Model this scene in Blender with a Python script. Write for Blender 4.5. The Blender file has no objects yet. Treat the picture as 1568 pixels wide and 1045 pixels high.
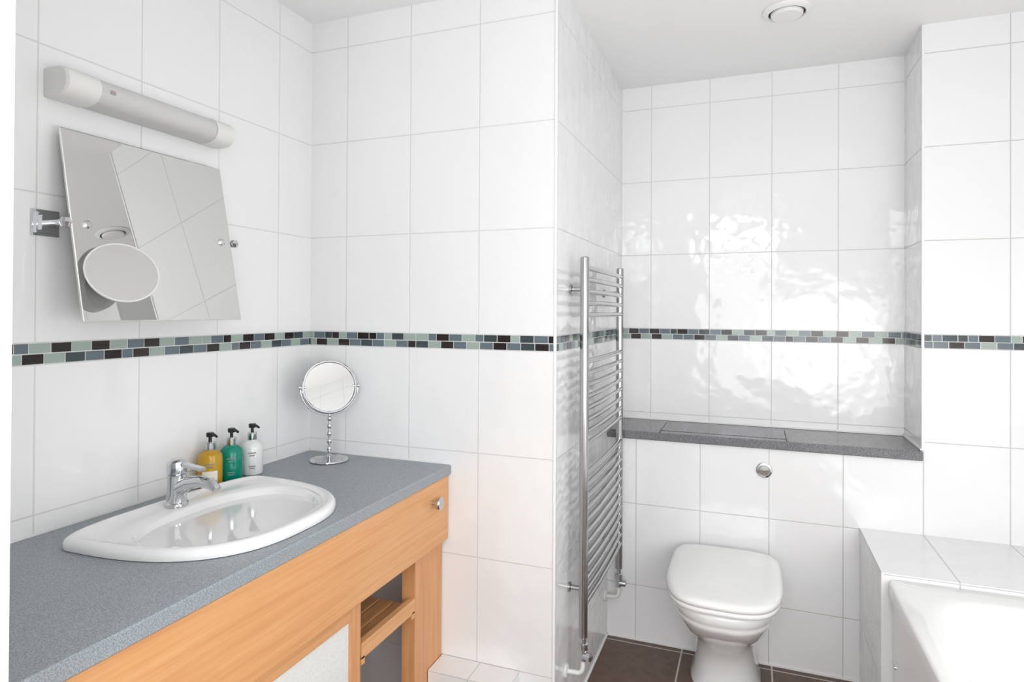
import bpy, bmesh, math, random
from mathutils import Vector, Matrix
random.seed(11)
pi=math.pi
H=0.333; W=0.253; ZT=1.2713; ZB=1.2232; ZC=2.374
XR=.916; YC=1.044; YD=.757; XN=2.041; XE=2.62; YB=-2.75; YP=-1.355

# ------------------------------------------------------------ materials
def newmat(n):
    m=bpy.data.materials.new(n); m.use_nodes=True
    return m,m.node_tree,m.node_tree.nodes['Principled BSDF']
def simple(n,col,rough=.4,metal=0,spec=.5,trans=0,ior=1.45,coat=0,emit=0):
    m,t,b=newmat(n)
    b.inputs['Base Color'].default_value=(*col,1); b.inputs['Roughness'].default_value=rough
    b.inputs['Metallic'].default_value=metal; b.inputs['Specular IOR Level'].default_value=spec
    b.inputs['Transmission Weight'].default_value=trans; b.inputs['IOR'].default_value=ior
    b.inputs['Coat Weight'].default_value=coat
    if emit:
        b.inputs['Emission Color'].default_value=(*col,1); b.inputs['Emission Strength'].default_value=emit
    return m
class NB:
    def __init__(s,t): s.t=t
    def n(s,ty,**k):
        x=s.t.nodes.new(ty)
        for a,v in k.items(): setattr(x,a,v)
        return x
    def l(s,a,b): s.t.links.new(a,b)
    def m(s,op,a,b=None,c=None):
        x=s.n('ShaderNodeMath',operation=op)
        for i,v in enumerate((a,b,c)):
            if v is None: continue
            if isinstance(v,(int,float)): x.inputs[i].default_value=v
            else: s.l(v,x.inputs[i])
        return x.outputs[0]
    def mixf(s,f,a,b):  # scalar lerp
        return s.m('ADD',s.m('MULTIPLY',a,s.m('SUBTRACT',1.0,f)),s.m('MULTIPLY',b,f))
    def mixc(s,f,a,b):
        x=s.n('ShaderNodeMix',data_type='RGBA')
        if isinstance(f,float): x.inputs[0].default_value=f
        else: s.l(f,x.inputs[0])
        for i,v in ((6,a),(7,b)):
            if isinstance(v,tuple): x.inputs[i].default_value=(*v,1)
            else: s.l(v,x.inputs[i])
        return x.outputs[2]
def grid(nb,val,off,pitch,half):
    f=nb.m('FRACT',nb.m('DIVIDE',nb.m('SUBTRACT',val,off-50*pitch),pitch))
    d=nb.m('MULTIPLY',nb.m('MINIMUM',f,nb.m('SUBTRACT',1.0,f)),pitch)
    mr=nb.n('ShaderNodeMapRange'); mr.clamp=True
    nb.l(d,mr.inputs[0]); mr.inputs[1].default_value=half*.6; mr.inputs[2].default_value=half*1.4
    mr.inputs[3].default_value=1; mr.inputs[4].default_value=0
    return mr.outputs[0]
def tile(name,ux0,uy0,W=W,tilec=(.87,.874,.88),groutc=(.70,.70,.69),half=.0015,rough=.07,wave=.40):
    m,t,b=newmat(name); nb=NB(t)
    tc=nb.n('ShaderNodeTexCoord'); sp=nb.n('ShaderNodeSeparateXYZ'); nb.l(tc.outputs['Object'],sp.inputs[0])
    g=nb.n('ShaderNodeNewGeometry'); sn=nb.n('ShaderNodeSeparateXYZ'); nb.l(g.outputs['True Normal'],sn.inputs[0])
    isx=nb.m('GREATER_THAN',nb.m('ABSOLUTE',sn.outputs[0]),.5)
    isz=nb.m('GREATER_THAN',nb.m('ABSOLUTE',sn.outputs[2]),.5)
    gx=grid(nb,sp.outputs[0],ux0,W,half); gy=grid(nb,sp.outputs[1],uy0,W,half)
    up=nb.m('GREATER_THAN',sp.outputs[2],(ZT+ZB)/2)
    zz=nb.m('SUBTRACT',sp.outputs[2],nb.m('MULTIPLY',up,ZT-ZB))
    gz=grid(nb,zz,ZB,H,half)
    u=nb.mixf(isx,gx,gy)
    v=nb.mixf(isz,gz,0.0)
    u=nb.mixf(isz,u,gx)
    mask=nb.m('MAXIMUM',u,v)
    nz=nb.n('ShaderNodeTexNoise'); nz.inputs['Scale'].default_value=11; nz.inputs['Detail'].default_value=1.5
    nb.l(tc.outputs['Object'],nz.inputs['Vector'])
    nb.l(nb.mixc(mask,tilec,groutc),b.inputs['Base Color'])
    nb.l(nb.mixf(mask,rough,.6),b.inputs['Roughness'])
    h=nb.m('ADD',nb.m('MULTIPLY',nz.outputs[0],wave*.01),nb.m('MULTIPLY',mask,-.0006))
    bp=nb.n('ShaderNodeBump'); bp.inputs['Strength'].default_value=1; bp.inputs['Distance'].default_value=1
    nb.l(h,bp.inputs['Height']); nb.l(bp.outputs[0],b.inputs['Normal'])
    return m
M={}
M['tL']=tile('tile_left',0,-.165)
M['tB']=tile('tile_main',.152,.02)
M['tC']=tile('tile_niche',1.048,.02,groutc=(.66,.66,.65))
M['tF']=tile('tile_low',1.033,.757,groutc=(.58,.58,.57))
M['tR']=tile('tile_right',1.033,.25)
M['step']=tile('tile_step',.672,.0,groutc=(.60,.60,.59))
M['white']=simple('white_paint',(.88,.88,.88),.6)
M['ceil']=simple('ceiling_paint',(.95,.95,.95),.7)
M['trim']=simple('white_trim',(.88,.88,.88),.35)
M['ceramic']=simple('white_ceramic',(.87,.875,.875),.06,coat=.5)
M['acryl']=simple('white_acrylic',(.88,.88,.87),.12,coat=.3)
M['chrome']=simple('chrome',(.62,.63,.65),.09,1)
M['dchrome']=simple('radiator_chrome',(.46,.46,.47),.16,1)
M['mirror']=simple('mirror_glass',(.66,.66,.65),.005,1)
M['mirror2']=simple('small_mirror_glass',(.57,.57,.56),.01,1)
M['black']=simple('black_plastic',(.012,.012,.013),.25)
M['diff']=simple('diffuser_plastic',(.62,.62,.62),.35)
M['lampw']=simple('lamp_plastic',(.80,.80,.78),.35)
M['red']=simple('faded_label',(.42,.33,.33),.4)
M['amber']=simple('amber_soap',(.85,.50,.03),.08,trans=.45)
M['teal']=simple('teal_soap',(.0,.36,.25),.08,trans=.35)
M['wbot']=simple('white_lotion',(.78,.80,.80),.15,coat=.5)
M['label']=simple('bottle_label',(.85,.83,.72),.4)
M['ink']=simple('label_ink',(.25,.25,.25),.5)
M['dark']=simple('dark_gap',(.02,.02,.02),.7)
M['mos_k']=simple('mosaic_black',(.018,.011,.011),.12)
M['mos_t']=simple('mosaic_slate_teal',(.125,.165,.19),.12)
M['mos_d']=simple('mosaic_dark_teal',(.045,.062,.07),.12)
M['mos_m']=simple('mosaic_mint',(.34,.42,.38),.12)
M['grout']=simple('grout_white',(.78,.78,.77),.7)
M['bulb']=simple('downlight_lens',(1,.98,.95),.4,emit=7)
M['pane']=simple('frosted_pane',(.95,.98,1),.4,emit=3.2)
M['pane2']=simple('frosted_fanlight_pane',(.95,.98,1),.4,emit=9)
def speckle(name,sc,c1,c2,ro):
    m,t,b=newmat(name); nb=NB(t); tc=nb.n('ShaderNodeTexCoord')
    n1=nb.n('ShaderNodeTexNoise'); n1.inputs['Scale'].default_value=sc; n1.inputs['Detail'].default_value=2
    nb.l(tc.outputs['Object'],n1.inputs['Vector'])
    cr=nb.n('ShaderNodeValToRGB'); nb.l(n1.outputs[0],cr.inputs[0])
    cr.color_ramp.elements[0].position=.35; cr.color_ramp.elements[0].color=(*c1,1)
    cr.color_ramp.elements[1].position=.68; cr.color_ramp.elements[1].color=(*c2,1)
    nb.l(cr.outputs[0],b.inputs['Base Color']); b.inputs['Roughness'].default_value=ro
    return m
M['lam']=speckle('grey_laminate',420,(.22,.25,.27),(.41,.45,.48),.42)
M['lam2']=speckle('dark_shelf_laminate',300,(.11,.11,.118),(.23,.235,.245),.22)
def wood(name,scale,c1,c2):
    m,t,b=newmat(name); nb=NB(t); tc=nb.n('ShaderNodeTexCoord')
    mp=nb.n('ShaderNodeMapping'); mp.inputs['Scale'].default_value=scale; nb.l(tc.outputs['Object'],mp.inputs[0])
    n1=nb.n('ShaderNodeTexNoise'); n1.inputs['Scale'].default_value=1; n1.inputs['Detail'].default_value=5; n1.inputs['Roughness'].default_value=.65
    nb.l(mp.outputs[0],n1.inputs['Vector'])
    cr=nb.n('ShaderNodeValToRGB'); nb.l(n1.outputs[0],cr.inputs[0])
    cr.color_ramp.elements[0].position=.3; cr.color_ramp.elements[0].color=(*c1,1)
    cr.color_ramp.elements[1].position=.7; cr.color_ramp.elements[1].color=(*c2,1)
    nb.l(cr.outputs[0],b.inputs['Base Color']); b.inputs['Roughness'].default_value=.38
    return m
M['woodh']=wood('beech_horizontal',(60,3,90),(.68,.32,.13),(.80,.44,.20))
M['woodv']=wood('beech_vertical',(60,60,3),(.64,.29,.12),(.76,.39,.18))
m,t,b=newmat('white_woven_panel'); nb=NB(t); tc=nb.n('ShaderNodeTexCoord')
v1=nb.n('ShaderNodeTexVoronoi'); v1.inputs['Scale'].default_value=160; nb.l(tc.outputs['Object'],v1.inputs['Vector'])
nb.l(nb.mixc(v1.outputs[0],(.88,.88,.86),(.76,.78,.76)),b.inputs['Base Color']); b.inputs['Roughness'].default_value=.5
M['panel']=m
m,t,b=newmat('brown_floor_tile'); nb=NB(t); tc=nb.n('ShaderNodeTexCoord'); sp=nb.n('ShaderNodeSeparateXYZ'); nb.l(tc.outputs['Object'],sp.inputs[0])
mask=nb.m('MAXIMUM',grid(nb,sp.outputs[0],1.22,.33,.0028),grid(nb,sp.outputs[1],.725,.33,.0028))
n1=nb.n('ShaderNodeTexNoise'); n1.inputs['Scale'].default_value=22; n1.inputs['Detail'].default_value=8; n1.inputs['Roughness'].default_value=.7; nb.l(tc.outputs['Object'],n1.inputs['Vector'])
base=nb.mixc(n1.outputs[0],(.06,.034,.024),(.21,.14,.105))
nb.l(nb.mixc(mask,base,(.62,.57,.52)),b.inputs['Base Color']); b.inputs['Roughness'].default_value=.5
M['floor']=m

# ------------------------------------------------------------ geometry helpers
col=bpy.context.scene.collection
def mkobj(name,bm,mats,smooth=False,bevel=0,bseg=2,angle=35):
    bmesh.ops.recalc_face_normals(bm,faces=bm.faces)
    me=bpy.data.meshes.new(name); bm.to_mesh(me); bm.free()
    if not isinstance(mats,(list,tuple)): mats=[mats]
    for k in mats: me.materials.append(M[k] if isinstance(k,str) else k)
    if smooth:
        me.polygons.foreach_set('use_smooth',[True]*len(me.polygons))
        try: me.set_sharp_from_angle(angle=math.radians(angle))
        except Exception: pass
    o=bpy.data.objects.new(name,me); col.objects.link(o)
    if bevel:
        md=o.modifiers.new('bevel','BEVEL'); md.width=bevel; md.segments=bseg; md.limit_method='ANGLE'; md.harden_normals=False
    return o
def addbox(bm,x0,x1,y0,y1,z0,z1,mi=0,mat=None):
    vs=[bm.verts.new((x,y,z)) for x in (x0,x1) for y in (y0,y1) for z in (z0,z1)]
    if mat is not None:
        for v in vs: v.co=mat@v.co
    for f in ((0,1,3,2),(4,6,7,5),(0,4,5,1),(2,3,7,6),(0,2,6,4),(1,5,7,3)):
        fc=bm.faces.new([vs[i] for i in f]); fc.material_index=mi
def box(name,x0,x1,y0,y1,z0,z1,mat,bevel=0):
    bm=bmesh.new(); addbox(bm,x0,x1,y0,y1,z0,z1); return mkobj(name,bm,mat,bevel=bevel)
def loft(bm,rings,cap0=True,cap1=True,mi=0,closed=False):
    vr=[[bm.verts.new(p) for p in r] for r in rings]
    n=len(vr[0])
    for a,b_ in zip(vr,vr[1:]):
        for i in range(n):
            f=bm.faces.new((a[i],a[(i+1)%n],b_[(i+1)%n],b_[i])); f.material_index=mi
    if cap0: bm.faces.new(vr[0][::-1]).material_index=mi
    if cap1: bm.faces.new(vr[-1]).material_index=mi
def frame(axis):
    a=Vector(axis).normalized(); q=Vector((0,0,1)).rotation_difference(a)
    return q.to_matrix()
def lathe_rings(prof,origin,axis=(0,0,1),n=40):
    R=frame(axis); o=Vector(origin)
    return [[o+R@Vector((max(r,1e-5)*math.cos(2*pi*i/n),max(r,1e-5)*math.sin(2*pi*i/n),h)) for i in range(n)] for r,h in prof]
def addlathe(bm,prof,origin,axis=(0,0,1),n=40,mi=0): loft(bm,lathe_rings(prof,origin,axis,n),mi=mi)
def lathe(name,prof,origin,mat,axis=(0,0,1),n=40):
    bm=bmesh.new(); addlathe(bm,prof,origin,axis,n); return mkobj(name,bm,mat,smooth=True)
def tube_rings(pts,r,n=14):
    pts=[Vector(p) for p in pts]; rings=[]; up=None
    for i,p in enumerate(pts):
        d=(pts[min(i+1,len(pts)-1)]-pts[max(i-1,0)]).normalized()
        if up is None:
            up=d.orthogonal().normalized()
        up=(up-d*up.dot(d)).normalized(); s=d.cross(up)
        rr=r[i] if isinstance(r,(list,tuple)) else r
        rings.append([p+up*(rr*math.cos(2*pi*k/n))+s*(rr*math.sin(2*pi*k/n)) for k in range(n)])
    return rings
def addtube(bm,pts,r,n=14,mi=0): loft(bm,tube_rings(pts,r,n),mi=mi)
def arc(c,r,a0,a1,u,v,n=24):
    c=Vector(c);u=Vector(u);v=Vector(v)
    return [c+u*(r*math.cos(a0+(a1-a0)*i/n))+v*(r*math.sin(a0+(a1-a0)*i/n)) for i in range(n+1)]
def torus(bm,c,R_,r,axis,n=48,k=10,mi=0):
    F=frame(axis); c=Vector(c); vs=[]
    for i in range(n):
        a=2*pi*i/n
        vs.append([bm.verts.new(c+F@Vector(((R_+r*math.cos(2*pi*j/k))*math.cos(a),(R_+r*math.cos(2*pi*j/k))*math.sin(a),r*math.sin(2*pi*j/k)))) for j in range(k)])
    for i in range(n):
        for j in range(k):
            bm.faces.new((vs[i][j],vs[(i+1)%n][j],vs[(i+1)%n][(j+1)%k],vs[i][(j+1)%k])).material_index=mi
def sup(c,n): return math.copysign(abs(c)**(2/n),c)
def egg(cx,cy,fp,fn,b,n,z,axis='x',N=96,nb_=None):
    out=[]
    for i in range(N):
        t=2*pi*i/N; c,s=math.cos(t),math.sin(t)
        nn=n if c>=0 else (nb_ or n)
        a=fp if c>=0 else fn
        u=a*sup(c,nn); v=b*sup(s,nn)
        out.append((cx+u,cy+v,z) if axis=='x' else (cx+v,cy-u,z))
    return out
def group(name,parts,loc=(0,0,0)):
    e=bpy.data.objects.new(name,None); e.empty_display_size=.05; e.location=loc; col.objects.link(e)
    for p in parts:
        p.parent=e; p.matrix_parent_inverse=Matrix.Translation(loc).inverted()
    return e

# ------------------------------------------------------------ room shell
box('floor',-.1,XE+.1,YB-.1,1.144,-.1,0,'floor')
box('ceiling',-.1,XE+.1,YB-.1,1.144,ZC,ZC+.1,'ceil')
box('wall_left',-.1,0,YP,0,0,ZC,'tL')
box('wall_back',-.1,XR,0,1.144,0,ZC,'tB')
box('wall_niche',XR,XN,YC,1.144,0,ZC,'tC')
box('wall_far_right',XN,XE+.1,YD,1.144,0,ZC,'tF')
box('wall_cistern_boxing',XR,XN,YD,YC,0,.825,'tF')
box('wall_right',XE,XE+.1,YB,YD,0,ZC,'tR')
box('wall_partition',-.1,.65,YB,YP,0,ZC,'white')
wx0,wx1,wz0,wz1=.98,1.72,.55,2.26
bm=bmesh.new()
addbox(bm,.65,wx0,YB-.1,YB,0,ZC); addbox(bm,wx1,XE,YB-.1,YB,0,ZC)
addbox(bm,wx0,wx1,YB-.1,YB,0,wz0); addbox(bm,wx0,wx1,YB-.1,YB,wz1,ZC)
mkobj('wall_front',bm,'white')
bm=bmesh.new(); fw=.045; zt_=1.86
addbox(bm,wx0,wx0+fw,YB-.08,YB-.02,wz0,wz1); addbox(bm,wx1-fw,wx1,YB-.08,YB-.02,wz0,wz1)
addbox(bm,wx0+fw,wx1-fw,YB-.08,YB-.02,wz0,wz0+fw); addbox(bm,wx0+fw,wx1-fw,YB-.08,YB-.02,wz1-fw,wz1)
addbox(bm,wx0+fw,wx1-fw,YB-.078,YB-.022,zt_-.03,zt_+.03)
a=mkobj('frame',bm,'trim',bevel=.004)
p1=box('pane',wx0+fw,wx1-fw,YB-.055,YB-.05,wz0+fw,zt_-.03,'pane')
p2=box('fanlight_pane',wx0+fw,wx1-fw,YB-.055,YB-.05,zt_+.03,wz1-fw,'pane2')
group('window_1',[a,p1,p2])
box('trim_1',XR-.006,XR+.0025,-.0025,.006,.0,ZC-.001,'trim',bevel=.002)
box('trim_2',XN-.0025,XN+.006,YD-.0025,YD+.006,.86,ZC-.001,'trim',bevel=.002)
bm=bmesh.new()
addbox(bm,0,.004,YP,0,.846,.851); addbox(bm,0,.564,-.004,0,.846,.851)
mkobj('trim_3',bm,'trim')
bm=bmesh.new()
addbox(bm,XR,1.853,YD-.005,YD,0,.006); addbox(bm,XR,XR+.005,0,YD,0,.006)
mkobj('trim_4',bm,'trim')
bm=bmesh.new()
addbox(bm,XR,XN,YC-.006,YC,.86,.867); addbox(bm,XN-.006,XN,YD,YC,.86,.867); addbox(bm,XR,XR+.006,YD,YC,.86,.867)
mkobj('trim_5',bm,'trim')

def mosaic(name,p0,p1,nrm):
    p0=Vector(p0);p1=Vector(p1);d=(p1-p0);Ln=d.length;d.normalize();nrm=Vector(nrm)
    bm=bmesh.new()
    def quad(u0,u1,z0,z1,off,mi):
        c=[p0+d*u0,p0+d*u1]
        A=[Vector((c[0].x,c[0].y,z0)),Vector((c[1].x,c[1].y,z0)),Vector((c[1].x,c[1].y,z1)),Vector((c[0].x,c[0].y,z1))]
        lo=[bm.verts.new(a) for a in A]; hi=[bm.verts.new(a+nrm*off) for a in A]
        bm.faces.new(hi).material_index=mi
        for i in range(4): bm.faces.new((lo[i],lo[(i+1)%4],hi[(i+1)%4],hi[i])).material_index=mi
    quad(0,Ln,ZB,ZT,.0012,0)
    hh=(ZT-ZB-.002)/2
    for row in range(2):
        u=-random.random()*.03; prev=-1
        while u<Ln:
            w=random.choice((.0465,.0465,.0465,.0465,.030,.0465))
            ch=[k for k in (1,1,1,2,2,2,3,4,4) if k!=prev or random.random()<.15]; mi=random.choice(ch); prev=mi
            a0,a1=max(u+.0014,.0005),min(u+w-.0014,Ln-.0005)
            if a1-a0>.004: quad(a0,a1,ZB+.0014+row*(hh+.001),ZB-.0002+hh+row*(hh+.001),.0026,mi)
            u+=w
    return mkobj(name,bm,['grout','mos_k','mos_t','mos_d','mos_m'])
mosaic('trim_6',(0,YP,0),(0,0,0),(1,0,0))
mosaic('trim_7',(.003,0,0),(XR-.006,0,0),(0,-1,0))
mosaic('trim_8',(XR,.006,0),(XR,YC,0),(1,0,0))
mosaic('trim_9',(XR+.003,YC,0),(XN-.003,YC,0),(0,-1,0))
mosaic('trim_10',(XN,YD+.006,0),(XN,YC-.003,0),(-1,0,0))
mosaic('trim_11',(XN+.006,YD,0),(XE-.003,YD,0),(0,-1,0))
mosaic('trim_12',(XE,-1.4,0),(XE,YD-.003,0),(-1,0,0))

# ------------------------------------------------------------ worktop + vanity unit
BX,BY=.16,-.680
hole=egg(BX,BY,.345,.045,.262,2.8,.846,N=96,nb_=2.6)
def raybox(px,py,x0,x1,y0,y1):
    cx,cy=.30,BY; dx,dy=px-cx,py-cy; ts=[]
    if dx>0: ts.append((x1-cx)/dx)
    if dx<0: ts.append((x0-cx)/dx)
    if dy>0: ts.append((y1-cy)/dy)
    if dy<0: ts.append((y0-cy)/dy)
    t=min(ts); return (cx+dx*t,cy+dy*t)
def outer(x0,x1,y0,y1):
    pts=[raybox(p[0],p[1],x0,x1,y0,y1) for p in hole]
    for cx_,cy_ in ((x0,y0),(x0,y1),(x1,y0),(x1,y1)):
        i=min(range(len(pts)),key=lambda k:(pts[k][0]-cx_)**2+(pts[k][1]-cy_)**2); pts[i]=(cx_,cy_)
    return pts
X0,X1,Y0,Y1=.002,.564,YP+.002,-.002
o1=outer(X0,X1,Y0,Y1); o2=outer(X0,X1-.003,Y0,Y1)
bm=bmesh.new()
loft(bm,[[(x,y,.814) for x,y,_ in hole],[(x,y,.846) for x,y,_ in hole],[(x,y,.846) for x,y in o2],[(x,y,.843) for x,y in o1],[(x,y,.817) for x,y in o1],[(x,y,.814) for x,y in o2],[(x,y,.814) for x,y,_ in hole]],False,False)
bmesh.ops.remove_doubles(bm,verts=bm.verts,dist=1e-5)
top=mkobj('worktop',bm,'lam')
parts=[top]
parts.append(box('apron',.537,.556,Y0,-.004,.607,.813,'woodh',.0015))
parts.append(box('leg',.488,.534,-.178,-.004,.0,.812,'woodv',.0015))
parts.append(box('leg_rear',.004,.05,-.178,-.004,.0,.812,'woodv',.0015))
bm=bmesh.new()
addbox(bm,.515,.535,-.455,-.179,.440,.482)
addbox(bm,.10,.12,-.455,-.18,.440,.55)
for k in range(8): addbox(bm,.125+k*.049,.125+k*.049+.042,-.455,-.18,.448,.462)
addbox(bm,.125,.535,-.196,-.180,.425,.447); addbox(bm,.125,.535,-.455,-.44,.425,.447)
parts.append(mkobj('slat_shelf',bm,'woodh',bevel=.0012))
bm=bmesh.new()
addbox(bm,.03,.515,-.475,-.457,.08,.812); addbox(bm,.03,.515,Y0+.002,Y0+.02,.08,.812)
addbox(bm,.03,.515,Y0+.02,-.475,.08,.098); 
parts.append(mkobj('carcass',bm,'woodv',bevel=.001))
parts.append(box('plinth',.05,.47,Y0+.01,-.457,0,.08,'woodh'))
def door(y0,y1):
    z0,z1=.10,.603; s=.042
    bm=bmesh.new()
    addbox(bm,.517,.535,y0,y0+s,z0,z1,1); addbox(bm,.517,.535,y1-s,y1,z0,z1,1)
    addbox(bm,.517,.535,y0+s,y1-s,z1-s,z1,0); addbox(bm,.517,.535,y0+s,y1-s,z0,z0+s,0)
    addbox(bm,.519,.528,y0+s,y1-s,z0+s,z1-s,2)
    return mkobj('cupboard_door',bm,['woodh','woodv','panel'],bevel=.0012)
parts+= [door(-.905,-.460),door(-1.352,-.908)]
parts.append(lathe('knob',[(.007,0),(.007,.012),(.017,.016),(.020,.021),(.020,.028),(.017,.031),(.0,.031)],(.556,-.112,.752),'chrome',(1,0,0)))
group('vanity_unit',parts)

# ------------------------------------------------------------ basin
bm=bmesh.new()
def D(s,z,dx=0): return egg(BX+dx,BY,.372*s,.066*s,.280*s,2.7,z,nb_=2.6)
def bowl(s,z,n=2.3): return egg(.315,BY,.175*s,.125*s,.225*s,n,z)
def mix(a,b_,t,z): return [(p[0]*(1-t)+q[0]*t,p[1]*(1-t)+q[1]*t,z) for p,q in zip(a,b_)]
d0=D(1,0)
def ins(k,z):
    c=Vector((.27,BY)); out=[]
    for p in d0:
        v=Vector((p[0],p[1]))-c; L_=v.length; v=v*((L_-k)/L_); out.append((c.x+v.x,c.y+v.y,z))
    return out
rings=[ins(.02,.8465),ins(.001,.8475),ins(0,.853),ins(.001,.861),ins(.005,.867),ins(.012,.870),ins(.020,.870),ins(.026,.868),ins(.030,.8655)]
b0=bowl(1.02,.864)
rings+=[mix(ins(.034,0),b0,.5,.8645),bowl(1.03,.864),bowl(1.0,.862),bowl(.97,.856),bowl(.92,.835),bowl(.84,.80),bowl(.70,.768),bowl(.5,.748),bowl(.25,.738),bowl(.1,.735)]
loft(bm,rings,True,True)
ba=mkobj('bowl',bm,'ceramic',smooth=True,angle=60)
drain=lathe('waste',[(.022,0),(.022,.004),(.016,.005),(.0,.006)],(.315,BY,.736),'chrome')
over=lathe('overflow',[(.014,-.004),(.0145,.003),(.012,.005),(.009,.003),(0,.003)],(.2075,-.657,.816),'chrome',(1,0,.35),24)
overd=lathe('overflow_hole',[(.009,.0),(.009,.0046),(0,.0047)],(.2075,-.657,.816),'dark',(1,0,.35),24)
group('wash_basin',[ba,drain,over,overd])
tx,ty,tz=.155,-.69,.869
bm=bmesh.new()
addlathe(bm,[(.027,-.004),(.027,.003),(.0235,.006),(.022,.03),(.021,.06),(.0225,.068),(.0225,.072),(.018,.074)],(tx,ty,tz))
addlathe(bm,[(.019,.073),(.0225,.076),(.0235,.095),(.022,.104),(.015,.109),(0,.110)],(tx,ty,tz))
addtube(bm,[(tx+.008,ty,tz+.038),(tx+.04,ty,tz+.055),(tx+.08,ty,tz+.062),(tx+.115,ty,tz+.058),(tx+.128,ty,tz+.046)],[.019,.0165,.014,.013,.0115],18)
R_=Matrix.Translation((tx,ty,tz+.100))@Matrix.Rotation(math.radians(6),4,'Y')
addbox(bm,-.002,.085,-.0085,.0085,-.003,.004,0,R_)
mkobj('mixer_tap',bm,'chrome',smooth=True)

# ------------------------------------------------------------ pump bottles
def bottle(name,x,y,r,mb,label):
    z=.8465; p=[]
    p.append(lathe('body',[(r*.85,0),(r*.97,.003),(r,.01),(r,.082),(r*.93,.092),(r*.62,.101),(r*.42,.104)],(x,y,z),mb))
    cam=Vector((1.478-x,-1.845-y,0)).normalized(); a0=math.atan2(cam.y,cam.x)
    bm=bmesh.new(); n=10
    def strip(z0,z1,half,mi,off,ac=a0):
        vs=[[bm.verts.new((x+(r+off)*math.cos(ac+half*(2*i/n-1)),y+(r+off)*math.sin(ac+half*(2*i/n-1)),zz)) for i in range(n+1)] for zz in (z+z0,z+z1)]
        for i in range(n): bm.faces.new((vs[0][i],vs[0][i+1],vs[1][i+1],vs[1][i])).material_index=mi
    if label: strip(.015,.05,.62,0,.0006)
    for i,(zz,hf) in enumerate(((.068,.35),(.060,.22),(.028,.3),(.022,.25))): strip(zz,zz+.003,hf,1,.0012)
    p.append(mkobj('label',bm,['label','ink'],smooth=True))
    p.append(lathe('collar',[(r*.40,.103),(r*.42,.104),(r*.42,.126),(r*.36,.128),(.0,.128)],(x,y,z),'chrome'))
    bm=bmesh.new()
    addlathe(bm,[(.0045,.127),(.0045,.140),(.010,.141),(.011,.150),(.009,.153),(0,.153)],(x,y,z),n=20)
    addtube(bm,[(x,y,z+.148),(x+.020,y-.004,z+.148),(x+.031,y-.006,z+.144)],[.0048,.0042,.0032],10)
    p.append(mkobj('pump',bm,'black',smooth=True))
    return group(name,p,(x,y,z))
bottle('soap_dispenser',.048,-.487,.033,'amber',True)
bottle('soap_dispenser',.052,-.413,.0315,'teal',False)
bottle('soap_dispenser',.054,-.333,.0315,'wbot',False)

# ------------------------------------------------------------ standing cosmetic mirror
mx,my,mz=.165,-.105,.8465
vd=Vector((1.478-mx,-1.845-my,0)).normalized(); vd=(Matrix.Rotation(math.radians(8),3,'Z')@vd); vd.z=.26; vd.normalize()
cz=1.092
sd=Vector((-vd.y,vd.x,0)).normalized()
bm=bmesh.new()
addlathe(bm,[(.060,0),(.063,.003),(.062,.006),(.045,.009),(.020,.013),(.010,.018),(.006,.022)],(mx,my,mz))
addtube(bm,[(mx,my,mz+.018),(mx,my,mz+.155)],.0045,12)
for k,zz in enumerate((.04,.065,.09,.115,.14)): addlathe(bm,[(.003,-.010),(.0075,-.006),(.009,0),(.0075,.006),(.003,.010)],(mx,my,mz+zz),n=20)
c=Vector((mx,my,cz))
addtube(bm,arc(c,.093,pi,2*pi,sd,Vector((0,0,1)),32),.003,10)
for s in (1,-1): addlathe(bm,[(.004,-.012),(.004,.002),(.006,.003),(.006,.010),(0,.011)],c+sd*s*.088,sd*s,16)
torus(bm,c,.085,.0045,vd)
addlathe(bm,[(.084,-.004),(.084,.000),(.0,.0002)],c-vd*.002,vd,48)
st=mkobj('frame',bm,'chrome',smooth=True)
gl=lathe('glass',[(.0815,-.001),(.0815,.0012),(.0,.0014)],c,'mirror2',vd,48)
group('cosmetic_mirror',[st,gl],(mx,my,mz))

# ------------------------------------------------------------ wall tilting mirror
t=.192; px_,pz_=.07,1.538; ya,yb=-.896,-.442
def mp(s,y,off=0):
    return Vector((px_+s*math.sin(t)+off*math.cos(t),y,pz_-s*math.cos(t)+off*math.sin(t)))
def sheet(name,offs,mat):
    bm=bmesh.new(); loft(bm,[[mp(-.222+i,ya+i,off),mp(-.222+i,yb-i,off),mp(.223-i,yb-i,off),mp(.223-i,ya+i,off)] for off,i in offs])
    return mkobj(name,bm,mat)
gl=sheet('glass',((-.004,.0),(0,.0),(.001,.002)),'mirror')
bk=sheet('backing',((-.006,.001),(-.0042,.001)),'lampw')
bm=bmesh.new()
nrm=Vector((math.cos(t),0,math.sin(t)))
for y,s in ((-.905,-1),(-.430,1)):
    pc=Vector((0,y+s*.003,pz_))
    for k,(hs,x0,x1) in enumerate(((.029,.0005,.006),(.023,.006,.011),(.016,.011,.018))):
        addbox(bm,x0,x1,pc.y-hs,pc.y+hs,pz_-hs,pz_+hs)
    addtube(bm,[(.016,pc.y,pz_),(.070,pc.y,pz_)],.007,16)
    addlathe(bm,[(.0,-.012),(.008,-.010),(.0125,0),(.008,.010),(0,.012)],(.070,pc.y,pz_),n=20)
    addlathe(bm,[(.007,-.004),(.010,-.003),(.010,.002),(.006,.005),(0,.005)],mp(0,y-s*.045,.001),nrm,20)
    addtube(bm,[(.060,pc.y,pz_),(.060,y-s*.045,pz_)],.005,12)
hd=mkobj('brackets',bm,'chrome',smooth=True)
wm=group('tilting_wall_mirror',[gl,bk,hd])
ctr=mp(.118,-.822,.042); base=mp(.125,-.80,.0015)
ax=(Matrix.Rotation(math.radians(-22),3,'Z')@Vector((1,0,.50))).normalized()
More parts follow.
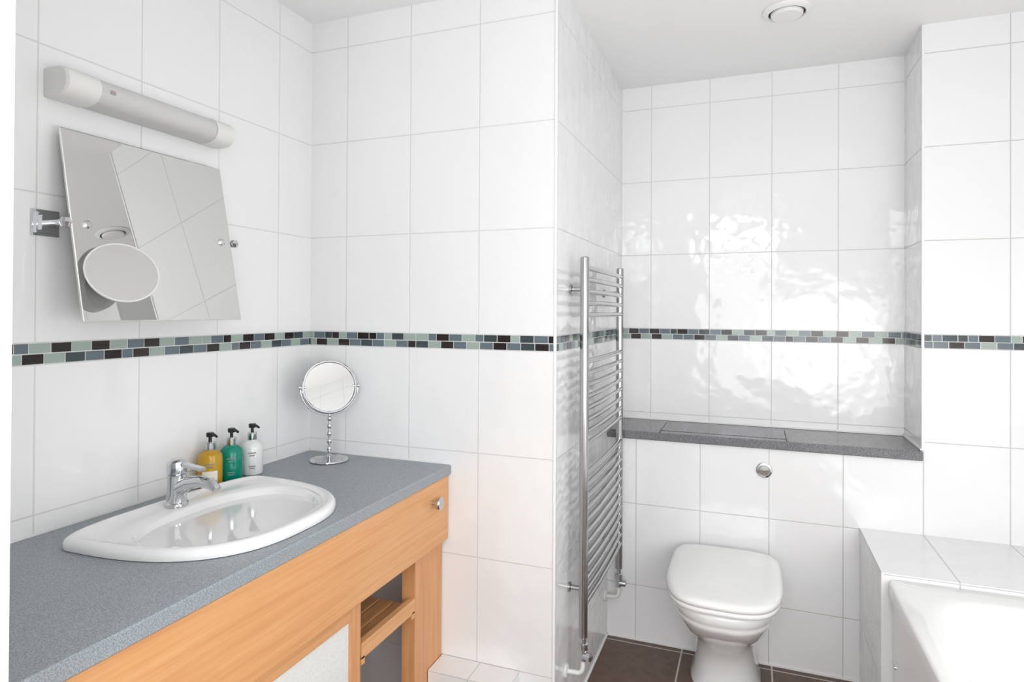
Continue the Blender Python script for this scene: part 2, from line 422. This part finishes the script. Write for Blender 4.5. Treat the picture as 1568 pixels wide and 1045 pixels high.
bm=bmesh.new()
addlathe(bm,[(.03,0),(.028,.004),(.014,.010),(.008,.02),(.0075,.034)],base,nrm,32)
addlathe(bm,[(.02,-.027),(.045,-.025),(.066,-.018),(.0735,-.006),(.0745,.000)],ctr,ax,56)
wb=mkobj('housing',bm,'lampw',smooth=True)
bm=bmesh.new(); torus(bm,ctr+ax*.002,.0745,.0022,ax,64,8)
rm=mkobj('rim',bm,'lampw',smooth=True)
mg=lathe('glass',[(.0738,.000),(.0738,.0030),(.05,.0027),(.0,.0023)],ctr,'mirror',ax,56)
group('magnifying_suction_mirror',[wb,rm,mg])

# ------------------------------------------------------------ shaver light
prof=[(0,1.820),(0,1.885),(.045,1.886),(.062,1.882),(.074,1.872),(.080,1.857),(.079,1.842),(.070,1.828),(.055,1.820),(.03,1.817)]
def pr(y,s,x0=.0005): 
    return [(x0+max(0,(x))*s,y,1.852+(z-1.852)*s) for x,z in prof]
bm=bmesh.new()
loft(bm,[pr(-.912,.93),pr(-.908,1),pr(-.835,1)])
loft(bm,[pr(-.498,1),pr(-.436,1),pr(-.430,.92)])
addbox(bm,.0005,.03,-.84,-.49,1.822,1.882)
e=mkobj('end_caps',bm,'lampw',smooth=True)
bm=bmesh.new()
rings=[]
n=90
for i in range(n+1):
    y=-.8345+(.336)*i/n; rings.append(pr(y,.95+.006*(i%2)))
loft(bm,rings); d_=mkobj('ribbed_diffuser',bm,'diff',smooth=True,angle=80)
lb=box('label',.0772,.0778,-.812,-.799,1.850,1.859,'red')
group('shaver_light',[e,d_,lb])

# ------------------------------------------------------------ heated towel rail
rx=XR+.058; y0,y1=.128,.705
bm=bmesh.new()
for y in (y0,y1):
    addlathe(bm,[(.0,0),(.012,.001),(.0145,.004),(.0145,1.220),(.012,1.223),(0,1.224)],(rx,y,.300),n=24)
zs=[1.488-.038*k for k in range(5)]+[1.185-.038*k for k in range(8)]+[.825-.038*k for k in range(12)]
for z in zs: addtube(bm,[(rx+.004,y0,z),(rx+.009,(y0+y1)/2-.12,z),(rx+.009,(y0+y1)/2+.12,z),(rx+.004,y1,z)],.0085,14)
for y in (y0+.035,y1-.035):
    for z in (1.40,.42):
        addtube(bm,[(XR+.0005,y,z+.02),(rx+.004,y,z+.02)],.008,14); addlathe(bm,[(.016,0),(.016,.006),(.009,.008)],(XR+.0005,y,z+.02),(1,0,0),20)
rail=mkobj('rails',bm,'dchrome',smooth=True)
bm=bmesh.new()
for y in (y0,y1):
    addlathe(bm,[(.008,-.075),(.012,-.07),(.012,-.04),(.0155,-.038),(.0155,-.018),(.010,-.016),(.010,.0)],(rx,y,.300),n=20)
    addlathe(bm,[(.009,0),(.013,.002),(.013,.028),(.010,.03),(0,.03)],(rx,y,.245),(1,-.3,0) if y<.3 else (1,0,0),18)
va=mkobj('valves',bm,'chrome',smooth=True)
bm=bmesh.new()
for y in (y0,y1):
    addtube(bm,[(rx,y,.235),(rx,y,.205),(rx-.004,y,.192),(rx-.014,y,.185),(XR+.0005,y,.183)],.0075,14)
    addlathe(bm,[(.022,0),(.022,.006),(.014,.009),(.0,.009)],(XR+.0005,y,.183),(1,0,0),24)
pp=mkobj('pipes',bm,'lampw',smooth=True)
group('heated_towel_rail',[rail,va,pp])

# ------------------------------------------------------------ shelf over cistern, flush button
bm=bmesh.new()
addbox(bm,XR+.001,XN+.0,YD-.016,YC-.001,.8255,.859)
s0=mkobj('board',bm,'lam2',bevel=.003)
bm=bmesh.new()
addbox(bm,1.13,1.60,YD+.035,YC-.06,.859,.8605)
s1=mkobj('access_panel',bm,'lam2',bevel=.0006)
bm=bmesh.new()
for a in ((1.127,1.130,YD-.0165,YC-.06),(1.600,1.603,YD-.0165,YC-.06),(1.128,1.602,YC-.062,YC-.059)): addbox(bm,*a,.858,.8598)
s2=mkobj('joints',bm,'dark')
group('cistern_shelf',[s0,s1,s2])
bm=bmesh.new()
addlathe(bm,[(.029,0),(.029,.003),(.024,.006),(.021,.006),(.021,.012),(.018,.015),(0,.016)],(1.522,YD-.0005,.742),(0,-1,0),36)
mkobj('flush_button',bm,'chrome',smooth=True)

# ------------------------------------------------------------ toilet
TX=1.388
def te(yf,hw,z,yb=YD-.004,n=2.6,back=.10,nb_=5):
    yc2=yf+(yb-yf)*.56
    return egg(TX,yc2,yc2-yf,yb-yc2,hw,n,z,axis='y',N=80,nb_=nb_)
bm=bmesh.new()
rings=[te(.48,.122,0),te(.48,.122,.012),te(.49,.112,.03),te(.49,.105,.10),te(.46,.108,.17),te(.38,.125,.23),te(.29,.150,.285),te(.238,.166,.335),te(.226,.171,.352),te(.228,.170,.358),te(.222,.173,.364),te(.216,.176,.385),te(.217,.175,.397),te(.23,.165,.402)]
loft(bm,rings)
pan=mkobj('pan',bm,'ceramic',smooth=True,angle=70)
bm=bmesh.new()
SB=YD-.045
def se(yf,hw,z,b): return te(yf,hw,z,yb=b,n=3.2,nb_=5)
loft(bm,[se(.212,.180,.403,SB),se(.206,.185,.406,SB+.003),se(.206,.185,.417,SB+.003),se(.210,.182,.420,SB)])
seat=mkobj('seat',bm,'acryl',smooth=True,angle=70)
bm=bmesh.new()
loft(bm,[se(.210,.182,.421,SB),se(.204,.187,.424,SB+.004),se(.203,.188,.434,SB+.004),se(.208,.184,.441,SB),se(.220,.174,.4455,SB-.008),se(.255,.15,.448,SB-.03),se(.34,.09,.449,SB-.1)])
lid=mkobj('lid',bm,'acryl',smooth=True,angle=70)
bm=bmesh.new()
for s in (-1,1): addtube(bm,[(TX+s*.075-.02,SB+.008,.412),(TX+s*.075+.02,SB+.008,.412)],.009,14)
hg=mkobj('hinges',bm,'chrome',smooth=True)
group('toilet',[pan,seat,lid,hg])

# ------------------------------------------------------------ tiled ledge + bath
LX=1.846; LY=.335
box('bath_end_ledge',LX,XE-.001,LY,YD-.001,0,.562,'tF')
box('trim_13',LX-.002,LX+.004,LY-.002,LY+.004,0,.5625,'trim')
tx0,tx1,ty0,ty1=LX+.014,XE-.004,-1.38,LY-.002
cx_,cy_=(tx0+tx1)/2,(ty0+ty1)/2; hx,hy=(tx1-tx0)/2,(ty1-ty0)/2
def se2(ax_,ay_,n,z,oy=0,ox=0): return [(cx_+ox+ax_*sup(math.cos(2*pi*i/128),n),cy_+oy+ay_*sup(math.sin(2*pi*i/128),n),z) for i in range(128)]
bm=bmesh.new()
loft(bm,[se2(hx-.006,hy-.002,60,.505),se2(hx,hy,60,.507),se2(hx,hy,60,.538),se2(hx-.002,hy-.002,60,.545),se2(hx-.008,hy-.008,50,.549),
 se2(hx-.05,hy-.085,7,.549),se2(hx-.058,hy-.096,6,.547),se2(hx-.066,hy-.108,5.5,.540),se2(hx-.080,hy-.14,5,.48),se2(hx-.10,hy-.19,4.8,.32),se2(hx-.13,hy-.25,4.5,.21),se2(hx-.18,hy-.31,4,.175),se2(.1,.3,3,.165)],False,True)
tub=mkobj('tub',bm,'acryl',smooth=True,angle=50)
pn=box('side_panel',tx0+.014,tx0+.024,ty0,ty1-.002,.0,.506,'acryl',.002)
sc=lathe('screw_cap',[(.007,0),(.007,.003),(0,.004)],(tx0+.014,LY-.035,.30),'chrome',(-1,0,0),20)
group('bathtub',[tub,pn,sc])
box('pipe_boxing',.536,.803,-.10,-.001,0,.226,'step',.0015)

# ------------------------------------------------------------ ceiling vent + downlights
bm=bmesh.new()
vx,vy=1.585,.475
addlathe(bm,[(.078,0),(.078,.004),(.070,.010),(.060,.012),(.058,.006),(.052,.006),(.051,.016),(.046,.020),(0,.022)],(vx,vy,ZC-.0005),(0,0,-1),56)
v=mkobj('rings',bm,'trim',smooth=True)
bm=bmesh.new(); torus(bm,(vx,vy,ZC-.008),.055,.0025,(0,0,1))
v2=mkobj('gap',bm,'dark',smooth=True)
group('ceiling_vent',[v,v2])
def dl(x,y):
    bm=bmesh.new(); addlathe(bm,[(.045,0),(.045,.004),(.036,.006),(.034,.002)],(x,y,ZC-.0005),(0,0,-1),32); r=mkobj('bezel',bm,'chrome',smooth=True)
    l=lathe('lens',[(.033,.001),(.033,.003),(0,.003)],(x,y,ZC-.0005),'bulb',(0,0,-1),32)
    group('recessed_downlight',[r,l],(x,y,ZC))
for x,y in ((1.15,-.95),(2.0,-.45),(1.3,-2.1),(2.1,-1.7)): dl(x,y)
def add_fill(x,y,z,r,e):  # soft point light added out of view as fill, not a room lamp
    ld=bpy.data.lights.new('fill_light','POINT'); ld.shadow_soft_size=r; ld.energy=e; ld.color=(1,.99,.98)
    lo=bpy.data.objects.new('fill_light',ld); lo.location=(x,y,z); col.objects.link(lo)
add_fill(1.98,-2.12,1.12,.50,32)  # added fill behind the camera, evens out the shading
add_fill(2.12,-.85,1.08,.40,17)  # second added fill, right of frame, lifts the ceiling

w=bpy.data.worlds.new('World'); bpy.context.scene.world=w; w.use_nodes=True
w.node_tree.nodes['Background'].inputs[0].default_value=(.9,.95,1,1); w.node_tree.nodes['Background'].inputs[1].default_value=1

# ------------------------------------------------------------ camera
a,b_,c_=[math.radians(v) for v in (20.9267,.3701,.3028)]
fwd=Vector((-math.sin(a)*math.cos(b_),math.cos(a)*math.cos(b_),math.sin(b_)))
r0=Vector((math.cos(a),math.sin(a),0)); u0=r0.cross(fwd)
r=r0*math.cos(c_)+u0*math.sin(c_); u=u0*math.cos(c_)-r0*math.sin(c_)
cd=bpy.data.cameras.new('camera'); cam=bpy.data.objects.new('camera',cd); col.objects.link(cam)
mw=Matrix.Identity(4)
for i in range(3): mw[i][0]=r[i]; mw[i][1]=u[i]; mw[i][2]=-fwd[i]
mw.translation=Vector((1.4783,-1.8449,1.348)); cam.matrix_world=mw
cd.sensor_width=36; cd.lens=962.7082/1568*36; cd.shift_y=-52.55/1568; cd.clip_start=.02
bpy.context.scene.camera=cam
try:
    bpy.context.scene.view_settings.view_transform='Standard'
except Exception: pass
